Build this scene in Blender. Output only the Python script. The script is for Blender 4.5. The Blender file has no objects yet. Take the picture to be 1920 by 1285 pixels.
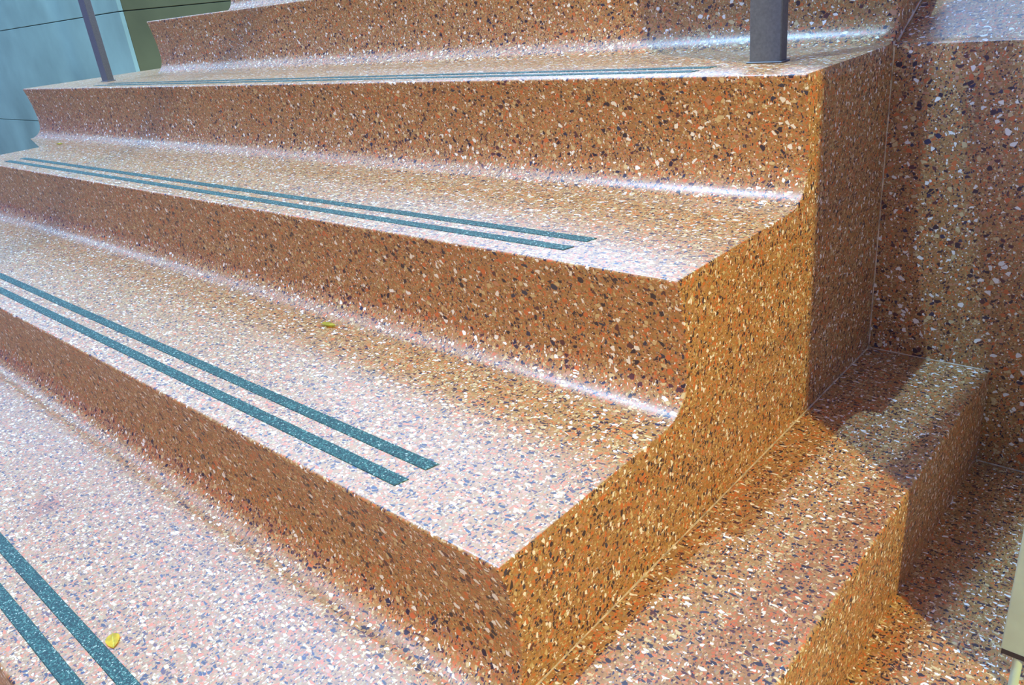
import bpy, bmesh, math, random
from mathutils import Matrix, Vector
C = bpy.context.scene
COL = C.collection
random.seed(4)

# ------------------------------------------------------------------ camera
cam_d = bpy.data.cameras.new('camera')
cam = bpy.data.objects.new('camera', cam_d)
COL.objects.link(cam)
cam_d.sensor_width = 36.0
cam_d.lens = 1477.016 * 36.0 / 1920.0
cam_d.clip_start = 0.02
R = Matrix(((0.7423650, -0.1993572, 0.6396490), (0.6615581, 0.3691469, -0.6527415), (-0.1059957, 0.9077374, 0.4059281)))
cam.matrix_world = Matrix.Translation((0.374418, -0.335957, 0.568360)) @ R.to_4x4()
C.camera = cam

# ------------------------------------------------------------------ exposure, world, lights
C.view_settings.view_transform = 'Standard'
C.view_settings.look = 'None'
C.view_settings.gamma = 1.0
C.view_settings.use_curve_mapping = False
C.view_settings.exposure = 0.0

w = bpy.data.worlds.new('world')
C.world = w
w.use_nodes = True
bg = w.node_tree.nodes['Background']
bg.inputs[0].default_value = (0.32, 0.30, 1.0, 1)
bg.inputs[1].default_value = 0.56


def lamp(name, kind, loc, target, color, energy, size=0.1, shape='DISK', size_y=None):
    d = bpy.data.lights.new(name, kind)
    d.color = color
    d.energy = energy
    if kind == 'AREA':
        d.shape = shape
        d.size = size
        if size_y:
            d.size_y = size_y
    else:
        d.shadow_soft_size = size
    o = bpy.data.objects.new(name, d)
    COL.objects.link(o)
    o.location = loc
    o.rotation_euler = (Vector(target) - Vector(loc)).to_track_quat('-Z', 'Y').to_euler()
    return o


# small cool ceiling lamp; wide cool daylight opening high behind the stair; three warm lamps low in front and on the right
lamp('ceiling_lamp', 'AREA', (-0.60, -0.05, 3.6), (-0.4, 0.4, 0.1), (0.34, 0.62, 1.0), 112, 0.04)
lamp('daylight_opening', 'AREA', (-3.9, 3.6, 4.7), (-1.6, 1.0, 0.3), (0.36, 0.62, 1.0), 520, 6.0, 'RECTANGLE', 6.0)
lamp('tread_fill', 'AREA', (-2.6, 6.2, 2.7), (-2.0, 0.0, 1.6), (0.40, 0.64, 1.0), 950, 8.5, 'RECTANGLE', 3.4)  # added unseen cool fill from behind, whitens the treads
for y, e in ((-1.7, 100), (-0.6, 120), (0.7, 160), (2.6, 120)):
    lamp('strip_light', 'AREA', (-5.2, y, 3.7), (-5.2, y, 0.0), (0.34, 0.58, 1.0), e, 9.0, 'RECTANGLE', 0.7).rotation_euler = (0, 0, 0)
lamp('warm_lamp_front', 'AREA', (1.10, -1.41, 1.6), (-0.3, 0.3, 0.2), (1.0, 0.54, 0.18), 2.5, 0.10)
lamp('warm_lamp_stair', 'AREA', (-0.90, -1.50, 0.9), (-0.6, 0.3, 0.2), (1.0, 0.50, 0.16), 2.5, 0.15)
lamp('warm_lamp_side', 'AREA', (1.95, -0.70, 2.0), (0.0, 0.3, 0.2), (1.0, 0.80, 0.24), 80, 0.10)
lamp('wall_lamp', 'AREA', (-4.8, -0.4, 2.2), (-4.6, 1.5, 0.6), (0.45, 0.82, 1.0), 12, 0.6)

# ------------------------------------------------------------------ measures
H = 0.15          # rise
G = 0.2799        # going
YW = 0.8389       # front face of the wall on the right
XL = 0.1695       # outer edge of the ledge
FZ = -0.15        # lower floor
RC = 0.041        # cove radius
RAMP = 0.536


# ------------------------------------------------------------------ material helpers
def mat(name):
    m = bpy.data.materials.new(name)
    m.use_nodes = True
    nt = m.node_tree
    b = nt.nodes['Principled BSDF']
    return m, nt, b


def N(nt, t, **kw):
    n = nt.nodes.new(t)
    for k, v in kw.items():
        setattr(n, k, v)
    return n


def mathn(nt, op, a, b=None, clamp=False):
    n = N(nt, 'ShaderNodeMath', operation=op, use_clamp=clamp)
    for i, v in enumerate((a, b)):
        if v is None:
            continue
        if isinstance(v, (int, float)):
            n.inputs[i].default_value = v
        else:
            nt.links.new(v, n.inputs[i])
    return n.outputs[0]


def mixc(nt, fac, a, b):
    n = N(nt, 'ShaderNodeMix', data_type='RGBA')
    for i, v in ((0, fac), (6, a), (7, b)):
        if isinstance(v, (int, float)):
            n.inputs[i].default_value = v
        elif isinstance(v, tuple):
            n.inputs[i].default_value = (*v, 1) if len(v) == 3 else v
        else:
            nt.links.new(v, n.inputs[i])
    return n.outputs[2]


def ramp(nt, fac, stops, interp='LINEAR'):
    n = N(nt, 'ShaderNodeValToRGB')
    cr = n.color_ramp
    cr.interpolation = interp
    while len(cr.elements) < len(stops):
        cr.elements.new(0.5)
    for e, (p, c) in zip(cr.elements, stops):
        e.position = p
        e.color = (*c, 1)
    nt.links.new(fac, n.inputs[0])
    return n.outputs[0]


DARK = (0.030, 0.020, 0.028)
NAVY = (0.030, 0.035, 0.070)
MAROON = (0.10, 0.035, 0.030)
ORANGE = (0.60, 0.16, 0.035)
PINK = (0.52, 0.27, 0.14)
WHITE = (0.88, 0.88, 0.78)
CREAM = (0.62, 0.50, 0.24)
OLIVE = (0.40, 0.30, 0.11)
GREY = (0.30, 0.24, 0.20)
BASE = (0.385, 0.205, 0.058)


def terrazzo(name, stain=None):
    m, nt, b = mat(name)
    L = nt.links
    geo = N(nt, 'ShaderNodeNewGeometry')
    pos = geo.outputs['Position']
    nz = N(nt, 'ShaderNodeTexNoise')
    nz.inputs['Scale'].default_value = 90
    nz.inputs['Detail'].default_value = 2
    L.new(pos, nz.inputs['Vector'])
    sub = N(nt, 'ShaderNodeVectorMath', operation='SUBTRACT')
    L.new(nz.outputs['Color'], sub.inputs[0])
    sub.inputs[1].default_value = (.5, .5, .5)
    sc = N(nt, 'ShaderNodeVectorMath', operation='SCALE')
    L.new(sub.outputs[0], sc.inputs[0])
    sc.inputs['Scale'].default_value = 0.0045
    add = N(nt, 'ShaderNodeVectorMath', operation='ADD')
    L.new(pos, add.inputs[0])
    L.new(sc.outputs[0], add.inputs[1])
    P = add.outputs[0]
    # matrix: mottled tan cement with fine grains
    n2 = N(nt, 'ShaderNodeTexNoise')
    n2.inputs['Scale'].default_value = 160
    n2.inputs['Detail'].default_value = 5
    n2.inputs['Roughness'].default_value = 0.7
    L.new(P, n2.inputs['Vector'])
    col = ramp(nt, n2.outputs[0], [(0.3, tuple(c * 0.62 for c in BASE)), (0.5, BASE), (0.72, tuple(min(1, c * 1.3) for c in BASE))])

    def layer(col, scale, rot, aniso, keep, thr, stops):
        mp = N(nt, 'ShaderNodeMapping')
        mp.inputs['Rotation'].default_value = rot
        mp.inputs['Scale'].default_value = aniso
        L.new(P, mp.inputs['Vector'])
        v1 = N(nt, 'ShaderNodeTexVoronoi', feature='F1')
        v2 = N(nt, 'ShaderNodeTexVoronoi', feature='DISTANCE_TO_EDGE')
        for v in (v1, v2):
            v.inputs['Scale'].default_value = scale
            L.new(mp.outputs[0], v.inputs['Vector'])
        sep = N(nt, 'ShaderNodeSeparateColor')
        L.new(v1.outputs['Color'], sep.inputs[0])
        kp = mathn(nt, 'LESS_THAN', sep.outputs[0], keep)
        # each chip its own size
        t = mathn(nt, 'MULTIPLY_ADD', sep.outputs[2], thr)
        nt.nodes[-1].inputs[2].default_value = 0.02
        e = mathn(nt, 'SUBTRACT', v2.outputs['Distance'], t)
        e = mathn(nt, 'MULTIPLY', e, 22.0, True)
        fac = mathn(nt, 'MULTIPLY', kp, e)
        cc = ramp(nt, sep.outputs[1], stops, 'CONSTANT')
        return mixc(nt, fac, col, cc)

    col = layer(col, 480, (0.4, 1.1, 0.3), (1, 1, 1.4), 0.52, 0.10,
                [(0, PINK), (.14, ORANGE), (.38, MAROON), (.47, DARK), (.58, CREAM), (.72, OLIVE), (.86, GREY), (.95, WHITE)])
    col = layer(col, 300, (0.9, 0.2, 1.3), (1.45, .8, 1), 0.34, 0.14,
                [(0, DARK), (.16, NAVY), (.24, MAROON), (.33, ORANGE), (.55, PINK), (.68, CREAM), (.80, OLIVE), (.89, WHITE)])
    col = layer(col, 178, (0.2, 0.7, 0.5), (.85, 1.7, 1), 0.25, 0.14,
                [(0, DARK), (.20, NAVY), (.26, MAROON), (.38, ORANGE), (.54, PINK), (.62, CREAM), (.79, WHITE)])
    if stain:
        d = N(nt, 'ShaderNodeVectorMath', operation='DISTANCE')
        L.new(pos, d.inputs[0])
        d.inputs[1].default_value = stain
        n3 = N(nt, 'ShaderNodeTexNoise')
        n3.inputs['Scale'].default_value = 30
        L.new(pos, n3.inputs['Vector'])
        q = mathn(nt, 'ADD', d.outputs['Value'], mathn(nt, 'MULTIPLY', n3.outputs[0], 0.06))
        f = mathn(nt, 'MULTIPLY', mathn(nt, 'SUBTRACT', 0.075, q), 22.0, True)
        mul = N(nt, 'ShaderNodeMix', data_type='RGBA', blend_type='MULTIPLY')
        L.new(f, mul.inputs[0])
        L.new(col, mul.inputs[6])
        mul.inputs[7].default_value = (0.72, 0.45, 0.22, 1)
        col = mul.outputs[2]
    L.new(col, b.inputs['Base Color'])
    # polish, uneven where feet pass
    n4 = N(nt, 'ShaderNodeTexNoise')
    n4.inputs['Scale'].default_value = 6
    L.new(pos, n4.inputs['Vector'])
    rr = N(nt, 'ShaderNodeMapRange')
    L.new(n4.outputs[0], rr.inputs[0])
    rr.inputs[3].default_value = 0.31
    rr.inputs[4].default_value = 0.43
    L.new(rr.outputs[0], b.inputs['Roughness'])
    b.inputs['Specular IOR Level'].default_value = 0.9
    bp = N(nt, 'ShaderNodeBump')
    bp.inputs['Strength'].default_value = 0.12
    bp.inputs['Distance'].default_value = 0.001
    L.new(n2.outputs[0], bp.inputs['Height'])
    L.new(bp.outputs[0], b.inputs['Normal'])
    return m


M_TZ = terrazzo('terrazzo', stain=(-0.734, -0.139, 0.0))


def plain(name, c, rough=0.5, metal=0.0, mott=0.0, scale=20, spec=0.5, bump=0.0):
    m, nt, b = mat(name)
    geo = N(nt, 'ShaderNodeNewGeometry')
    n = N(nt, 'ShaderNodeTexNoise')
    n.inputs['Scale'].default_value = scale
    n.inputs['Detail'].default_value = 4
    nt.links.new(geo.outputs['Position'], n.inputs['Vector'])
    lo = tuple(v * (1 - mott) for v in c)
    hi = tuple(min(1, v * (1 + mott)) for v in c)
    nt.links.new(ramp(nt, n.outputs[0], [(0.3, lo), (0.7, hi)]), b.inputs['Base Color'])
    b.inputs['Roughness'].default_value = rough
    b.inputs['Metallic'].default_value = metal
    b.inputs['Specular IOR Level'].default_value = spec
    if bump:
        bp = N(nt, 'ShaderNodeBump')
        bp.inputs['Strength'].default_value = bump
        bp.inputs['Distance'].default_value = 0.001
        nt.links.new(n.outputs[0], bp.inputs['Height'])
        nt.links.new(bp.outputs[0], b.inputs['Normal'])
    return m


def grit():
    m, nt, b = mat('grit_strip')
    geo = N(nt, 'ShaderNodeNewGeometry')
    v = N(nt, 'ShaderNodeTexVoronoi')
    v.inputs['Scale'].default_value = 750
    nt.links.new(geo.outputs['Position'], v.inputs['Vector'])
    sep = N(nt, 'ShaderNodeSeparateColor')
    nt.links.new(v.outputs['Color'], sep.inputs[0])
    c = ramp(nt, sep.outputs[0], [(0, (0.005, 0.030, 0.024)), (.38, (0.012, 0.066, 0.052)), (.68, (0.03, 0.125, 0.092)),
                                  (.88, (0.10, 0.23, 0.17)), (.965, (0.38, 0.50, 0.38))], 'CONSTANT')
    nt.links.new(c, b.inputs['Base Color'])
    b.inputs['Roughness'].default_value = 0.55
    bp = N(nt, 'ShaderNodeBump')
    bp.inputs['Strength'].default_value = 0.5
    bp.inputs['Distance'].default_value = 0.0008
    nt.links.new(sep.outputs[1], bp.inputs['Height'])
    nt.links.new(bp.outputs[0], b.inputs['Normal'])
    return m


M_GRIT = grit()
M_JOINT = plain('joint_filler', (0.55, 0.45, 0.30), 0.6, mott=0.5, scale=60)
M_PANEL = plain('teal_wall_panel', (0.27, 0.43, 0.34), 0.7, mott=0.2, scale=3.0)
M_GAP = plain('panel_gap', (0.05, 0.11, 0.12), 0.8)
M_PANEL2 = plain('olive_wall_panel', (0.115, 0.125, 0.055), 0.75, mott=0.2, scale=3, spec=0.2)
M_METAL = plain('dark_bronze', (0.13, 0.15, 0.16), 0.45, 0.2, mott=0.15, scale=300)
M_BOARD = plain('cream_board', (0.58, 0.85, 0.66), 0.55, mott=0.06, scale=40)
M_EDGE = plain('board_edge', (0.03, 0.025, 0.03), 0.6)
M_LEAF = plain('yellow_leaf', (0.80, 0.62, 0.04), 0.5, mott=0.25, scale=120)
M_LEAF2 = plain('green_leaf', (0.62, 0.58, 0.06), 0.5, mott=0.3, scale=120)


# ------------------------------------------------------------------ object helpers
def link(name, bm, m, parent=None, smooth=None):
    bmesh.ops.recalc_face_normals(bm, faces=bm.faces)
    me = bpy.data.meshes.new(name)
    bm.to_mesh(me)
    bm.free()
    me.materials.append(m)
    if smooth:
        me.shade_smooth()
        me.set_sharp_from_angle(angle=math.radians(smooth))
    o = bpy.data.objects.new(name, me)
    COL.objects.link(o)
    if parent:
        o.parent = parent
    return o


def tag(o, label=None, cat=None, group=None, kind=None):
    for k, v in (('label', label), ('category', cat), ('group', group), ('kind', kind)):
        if v:
            o[k] = v
    return o


def empty(name, loc=(0, 0, 0)):
    o = bpy.data.objects.new(name, None)
    o.empty_display_size = 0.1
    o.location = loc
    COL.objects.link(o)
    return o


def keep(o, parent):
    o.parent = parent
    o.matrix_parent_inverse = Matrix.Translation(parent.location).inverted()
    return o


def box(bm, x0, x1, y0, y1, z0, z1, bev=0.0, seg=2):
    r = bmesh.ops.create_cube(bm, size=1)
    for v in r['verts']:
        v.co = Vector(((x0 + x1) / 2 + v.co.x * (x1 - x0), (y0 + y1) / 2 + v.co.y * (y1 - y0), (z0 + z1) / 2 + v.co.z * (z1 - z0)))
    if bev:
        es = list({e for v in r['verts'] for e in v.link_edges})
        bmesh.ops.bevel(bm, geom=es, offset=bev, segments=seg, affect='EDGES', profile=0.5)


def extrude_profile(bm, pts, x0, x1, bev_flags=None, bev=0.0018, left=None):
    """pts: closed (y, z) outline; runs from x0 (left) to x1 (right); the right end is eased along flagged points."""
    n = len(pts)
    rings = []
    L0 = [bm.verts.new((left(y, z) if left else x0, y, z)) for y, z in pts]
    rings.append(L0)
    if bev_flags:
        area = sum(pts[i][0] * pts[(i + 1) % n][1] - pts[(i + 1) % n][0] * pts[i][1] for i in range(n))
        sg = 1 if area > 0 else -1
        for dx, off in ((bev, 0.0), (bev * 0.3, bev * 0.3), (0.0, bev)):
            ring = []
            for i, (y, z) in enumerate(pts):
                a, c = Vector(pts[i - 1]), Vector(pts[(i + 1) % n])
                t = (c - a).normalized()
                nrm = Vector((-t.y, t.x)) * sg
                o = off if bev_flags[i] else 0
                ring.append(bm.verts.new((x1 - dx, y + nrm.x * o, z + nrm.y * o)))
            rings.append(ring)
    else:
        rings.append([bm.verts.new((x1, y, z)) for y, z in pts])
    for A, B in zip(rings, rings[1:]):
        for i in range(n):
            j = (i + 1) % n
            bm.faces.new((A[i], A[j], B[j], B[i]))
    bm.faces.new(rings[0])
    bm.faces.new(list(reversed(rings[-1])))


# ------------------------------------------------------------------ floor and walls
bm = bmesh.new()
box(bm, -9, 5, -5, 6.5, FZ - 0.2, FZ)
floor = link('floor', bm, M_TZ)
tag(floor, 'terrazzo floor one rise below the ledge beside the staircase', kind='structure')

# terrazzo wall closing the ledge, its top climbing beside the stair
bm = bmesh.new()
yb = YW + 2.2
pts = [(YW, FZ), (YW, 0.444), (YW + 0.0015, 0.4475), (YW + 0.005, 0.4495), (YW + 0.013, 0.4505), (YW + 0.020, 0.4535),
       (yb, 0.45 + RAMP * (yb - YW - 0.012)), (yb, FZ)]
extrude_profile(bm, pts, 0.0, 1.9)
wr = link('wall_right', bm, M_TZ, smooth=35)
tag(wr, 'speckled brown terrazzo wall closing the ledge, its sloping top climbing beside the stair', kind='structure')


def wavy_bead(name, a, b, width, parent, seed):
    """thin, slightly uneven filler bead along a joint, half sunk into both faces"""
    rnd = random.Random(seed)
    a, b = Vector(a), Vector(b)
    n = max(8, int((b - a).length / 0.012))
    d = (b - a).normalized()
    u = d.orthogonal().normalized()
    v = d.cross(u)
    bm = bmesh.new()
    prev = None
    for i in range(n + 1):
        p = a.lerp(b, i / n)
        r = width * (0.65 + 0.6 * rnd.random())
        ring = [bm.verts.new(p + (u * math.cos(k * math.pi / 3) + v * math.sin(k * math.pi / 3)) * r) for k in range(6)]
        if prev:
            for k in range(6):
                bm.faces.new((prev[k], prev[(k + 1) % 6], ring[(k + 1) % 6], ring[k]))
        else:
            bm.faces.new(ring)
        prev = ring
    bm.faces.new(list(reversed(prev)))
    return link(name, bm, M_JOINT, parent, smooth=60)


wavy_bead('joint_bead', (0, YW, 0.0), (0, YW, 0.445), 0.0016, wr, 1)
wavy_bead('joint_bead', (0, YW + 0.01, 0.451), (0, YW + 1.0, 0.451 + RAMP * 0.99), 0.0018, wr, 2)
wavy_bead('joint_bead', (0, YW, 0.0), (XL, YW, 0.0), 0.0014, wr, 3)
wavy_bead('joint_bead', (XL, YW, FZ), (1.9, YW, FZ), 0.0022, wr, 4)

# facing wall of pale teal panels beyond the left end of the stair
YP, XC = 1.5, -3.83
wl = bmesh.new()
box(wl, -9, XC - 0.02, YP + 0.02, YP + 0.20, FZ, 3.4)
wall_left = tag(link('wall_left', wl, M_GAP), 'pale teal panelled wall beyond the left end of the stair', kind='structure')
wb = bmesh.new()
box(wb, XC - 0.20, XC - 0.02, YP + 0.20, 6.4, FZ, 3.4)
wall_back = tag(link('wall_back', wb, M_GAP), 'darker olive return of the teal panelled wall running back behind the stair', kind='structure')
zs = [FZ, 0.124, 0.678, 1.232, 1.786, 2.34, 2.894, 3.4]
xs = [-9.0, -6.55, XC]
g = 0.002
for z0, z1 in zip(zs, zs[1:]):
    for x0, x1 in zip(xs, xs[1:]):
        bm = bmesh.new()
        box(bm, x0 + (g if x0 > -9 else 0), x1 - (g if x1 < XC else 0), YP, YP + 0.022, z0 + g, z1 - g, 0.0015, 1)
        link('panel', bm, M_PANEL, wall_left)
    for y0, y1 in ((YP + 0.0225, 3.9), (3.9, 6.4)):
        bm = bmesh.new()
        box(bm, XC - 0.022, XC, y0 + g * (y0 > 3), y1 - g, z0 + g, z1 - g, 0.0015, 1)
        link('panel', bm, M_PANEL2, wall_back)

# ------------------------------------------------------------------ the staircase
stair = tag(empty('staircase', (-1.1, 0.3, FZ)), 'cast terrazzo staircase with rounded coves where each riser meets its tread', 'staircase')

# lowest step: a plinth that wraps round the right side as the ledge
bm = bmesh.new()
box(bm, -2.75, XL, -G, YW, FZ, 0.0)
es = [e for e in bm.edges if all(abs(v.co.z) < 1e-6 for v in e.verts) and
      (all(abs(v.co.x - XL) < 1e-6 for v in e.verts) or all(abs(v.co.y + G) < 1e-6 for v in e.verts))]
es += [e for e in bm.edges if all(abs(v.co.x - XL) < 1e-6 and abs(v.co.y + G) < 1e-6 for v in e.verts)]
bmesh.ops.bevel(bm, geom=es, offset=0.0035, segments=3, affect='EDGES', profile=0.5)
s0 = keep(link('step', bm, M_TZ, smooth=35), stair)
s0['label'] = 'wide lowest step wrapping round the side as a ledge'
jb = keep(wavy_bead('joint_bead', (0.0, -0.02, 0.0), (0.0, YW, 0.0), 0.0016, None, 7), stair)


def step(k, xl, last=False, left=None):
    y0 = (k - 1) * G
    zb, zt = (k - 1) * H, k * H
    under = 0.014
    p, fl = [], []
    cy, cz = y0 + under - RC, zb + RC
    for i in range(13):
        a = math.radians(90 * i / 12)
        p.append((cy + RC * math.sin(a), cz - RC * math.cos(a)))
        fl.append(i > 2)
    for dy, dz in ((0.0144, 0.053), (0.0135, 0.075), (0.0105, 0.100), (0.0060, 0.125), (0.0022, 0.140)):
        p.append((y0 + dy, zb + dz))
        fl.append(True)
    r = 0.0035
    for i in range(5):
        a = math.radians(90 * i / 4)
        p.append((y0 + r - r * math.cos(a), zt - r + r * math.sin(a)))
        fl.append(True)
    nt_ = y0 + G + under - RC
    yend = 2.0
    p += [(y0 + 0.180, zt), (nt_ - 0.02, zt), (nt_, zt), (yend, zt), (yend, zb)]
    fl += [True, True, False, False, False]
    bm = bmesh.new()
    extrude_profile(bm, p, xl, 0.0, fl, left=left)
    return keep(link('step', bm, M_TZ, smooth=32), stair)


def left2(y, z):
    return -2.225 if y < 0.46 else -2.225 - min(0.295, (y - 0.46) * 4.1)


steps = [s0,
         step(1, -2.23),
         step(2, -2.23, left=left2),
         step(3, -2.52),
         step(4, -2.15),
         step(5, -2.15),
         step(6, -2.15, True)]
# two gritty strips let into each tread
for k in range(0, 5):
    y0 = (k - 1) * G
    for a, xe, xs_ in ((0.0305, -0.163, -2.045), (0.0655, -0.157, -2.035)):
        bm = bmesh.new()
        box(bm, xs_, xe, y0 + a, y0 + a + 0.0155, k * H - 0.003, k * H + 0.0009, 0.0006, 1)
        for v in bm.verts:      # hand-cut ends
            if v.co.x > -1:
                v.co.x += (v.co.y - y0 - a) * 0.25
        s = link('grip_strip', bm, M_GRIT, steps[k])
        s.matrix_parent_inverse = Matrix.Identity(4)


# ------------------------------------------------------------------ handrails on flat-bar posts
def rail_z(y, top=0.92):
    return 0.15 + RAMP * y + top


def handrail(x, label, ys, side):
    root = empty('handrail', (x, ys[0], FZ))
    tag(root, label, 'handrail', 'handrails of flat bar')
    bm = bmesh.new()
    y0, y1 = ys[0] - 0.12, ys[-1] + 0.15
    w2, t2 = 0.021, 0.009
    vs = []
    for y in (y0, y1):
        z = rail_z(y)
        vs.append([bm.verts.new((x + sx * w2, y, z + sz * t2)) for sx, sz in ((-1, -1), (1, -1), (1, 1), (-1, 1))])
    for i in range(4):
        bm.faces.new((vs[0][i], vs[0][(i + 1) % 4], vs[1][(i + 1) % 4], vs[1][i]))
    bm.faces.new(vs[0])
    bm.faces.new(list(reversed(vs[1])))
    bmesh.ops.bevel(bm, geom=list(bm.edges), offset=0.003, segments=2, affect='EDGES')
    keep(link('rail', bm, M_METAL, smooth=35), root)
    for y in ys:
        k = math.floor((y - 0.0) / G) + 1
        zb = FZ if y < -G else k * H
        bm = bmesh.new()
        box(bm, x - 0.021, x + 0.021, y, y + 0.019, zb, rail_z(y + 0.009) - 0.004, 0.0012, 1)
        keep(link('post', bm, M_METAL), root)
        bm = bmesh.new()
        box(bm, x - 0.024, x + 0.024, y - 0.003, y + 0.022, zb, zb + 0.0022, 0.0006, 1)
        keep(link('base_collar', bm, M_METAL), root)
    return root


handrail(-0.099, 'dark flat-bar handrail post near the right end of the third tread', [-0.52, 0.662, 1.80], 1)
handrail(-2.178, 'thin dark handrail post at the far left end in front of the teal wall', [-0.52, 0.680, 1.80], -1)

# ------------------------------------------------------------------ board on a thin stem
sx, sy, sz = 0.292, 0.407, -0.100
board = tag(empty('sign_board', (sx + 0.02, sy, FZ)), 'pale green-cream board on a thin stem standing on the lower floor', 'board')
bm = bmesh.new()
box(bm, sx, sx + 0.46, sy, sy + 0.012, sz + 0.002, 1.15, 0.002, 2)
keep(link('board_panel', bm, M_BOARD, smooth=35), board)
bm = bmesh.new()
box(bm, sx + 0.001, sx + 0.459, sy + 0.0, sy + 0.013, sz - 0.003, sz + 0.003)
t = keep(link('bottom_trim', bm, M_EDGE), board)
t['label'] = 'dark bottom edge'
for dx in (0.016, 0.44):
    bm = bmesh.new()
    bmesh.ops.create_cone(bm, cap_ends=True, segments=16, radius1=0.0045, radius2=0.0045, depth=-FZ + sz + 0.02,
                          matrix=Matrix.Translation((sx + dx, sy + 0.006, (FZ + sz) / 2 + 0.004)))
    keep(link('stem', bm, M_BOARD, smooth=40), board)


# ------------------------------------------------------------------ fallen leaves
def leaf(name, loc, length, width, yaw, curl, m, label, fold=0.25, roll=0.0):
    root = tag(empty(name, loc), label, 'leaf')
    root.rotation_euler = (roll, 0, yaw)
    nu, nv = 12, 6
    bm = bmesh.new()
    grid = []
    for i in range(nu + 1):
        u = i / nu
        hw = width / 2 * (math.sin(math.pi * u ** 0.8)) ** 0.75 if 0 < u < 1 else 0.0002
        row = []
        for j in range(nv + 1):
            s = j / nv * 2 - 1
            row.append(bm.verts.new(((u - .5) * length, s * hw, 0.0004 + curl * (4 * (u - .5) ** 2 * 0.5 + 0.5 * (1 - 4 * (u - .5) ** 2) * 0) + abs(s) * hw * fold)))
        grid.append(row)
    for i in range(nu):
        for j in range(nv):
            bm.faces.new((grid[i][j], grid[i + 1][j], grid[i + 1][j + 1], grid[i][j + 1]))
    ext = bmesh.ops.solidify(bm, geom=list(bm.faces), thickness=0.00035)
    link('blade', bm, m, root, smooth=60)
    bm = bmesh.new()
    box(bm, -length * 0.5 - 0.003, length * 0.46, -0.00025, 0.00025, 0.0003, 0.0009)
    link('midrib', bm, M_LEAF2, root)
    return root


leaf('fallen_leaf', (-0.392, -0.191, 0.0), 0.023, 0.014, math.radians(-20), 0.0015, M_LEAF,
     'small flat yellow leaf on the lowest tread beside the dark grip strip')
leaf('fallen_leaf', (-0.566, 0.2475, 0.150), 0.028, 0.010, math.radians(12), 0.007, M_LEAF2,
     'curled yellow-green leaf lying on the first full tread near the cove', 0.9)
leaf('fallen_leaf', (-2.190, 0.505, 0.3005), 0.018, 0.012, math.radians(40), 0.003, M_LEAF2,
     'tiny green leaf scrap at the far left end of the second tread', 0.5)
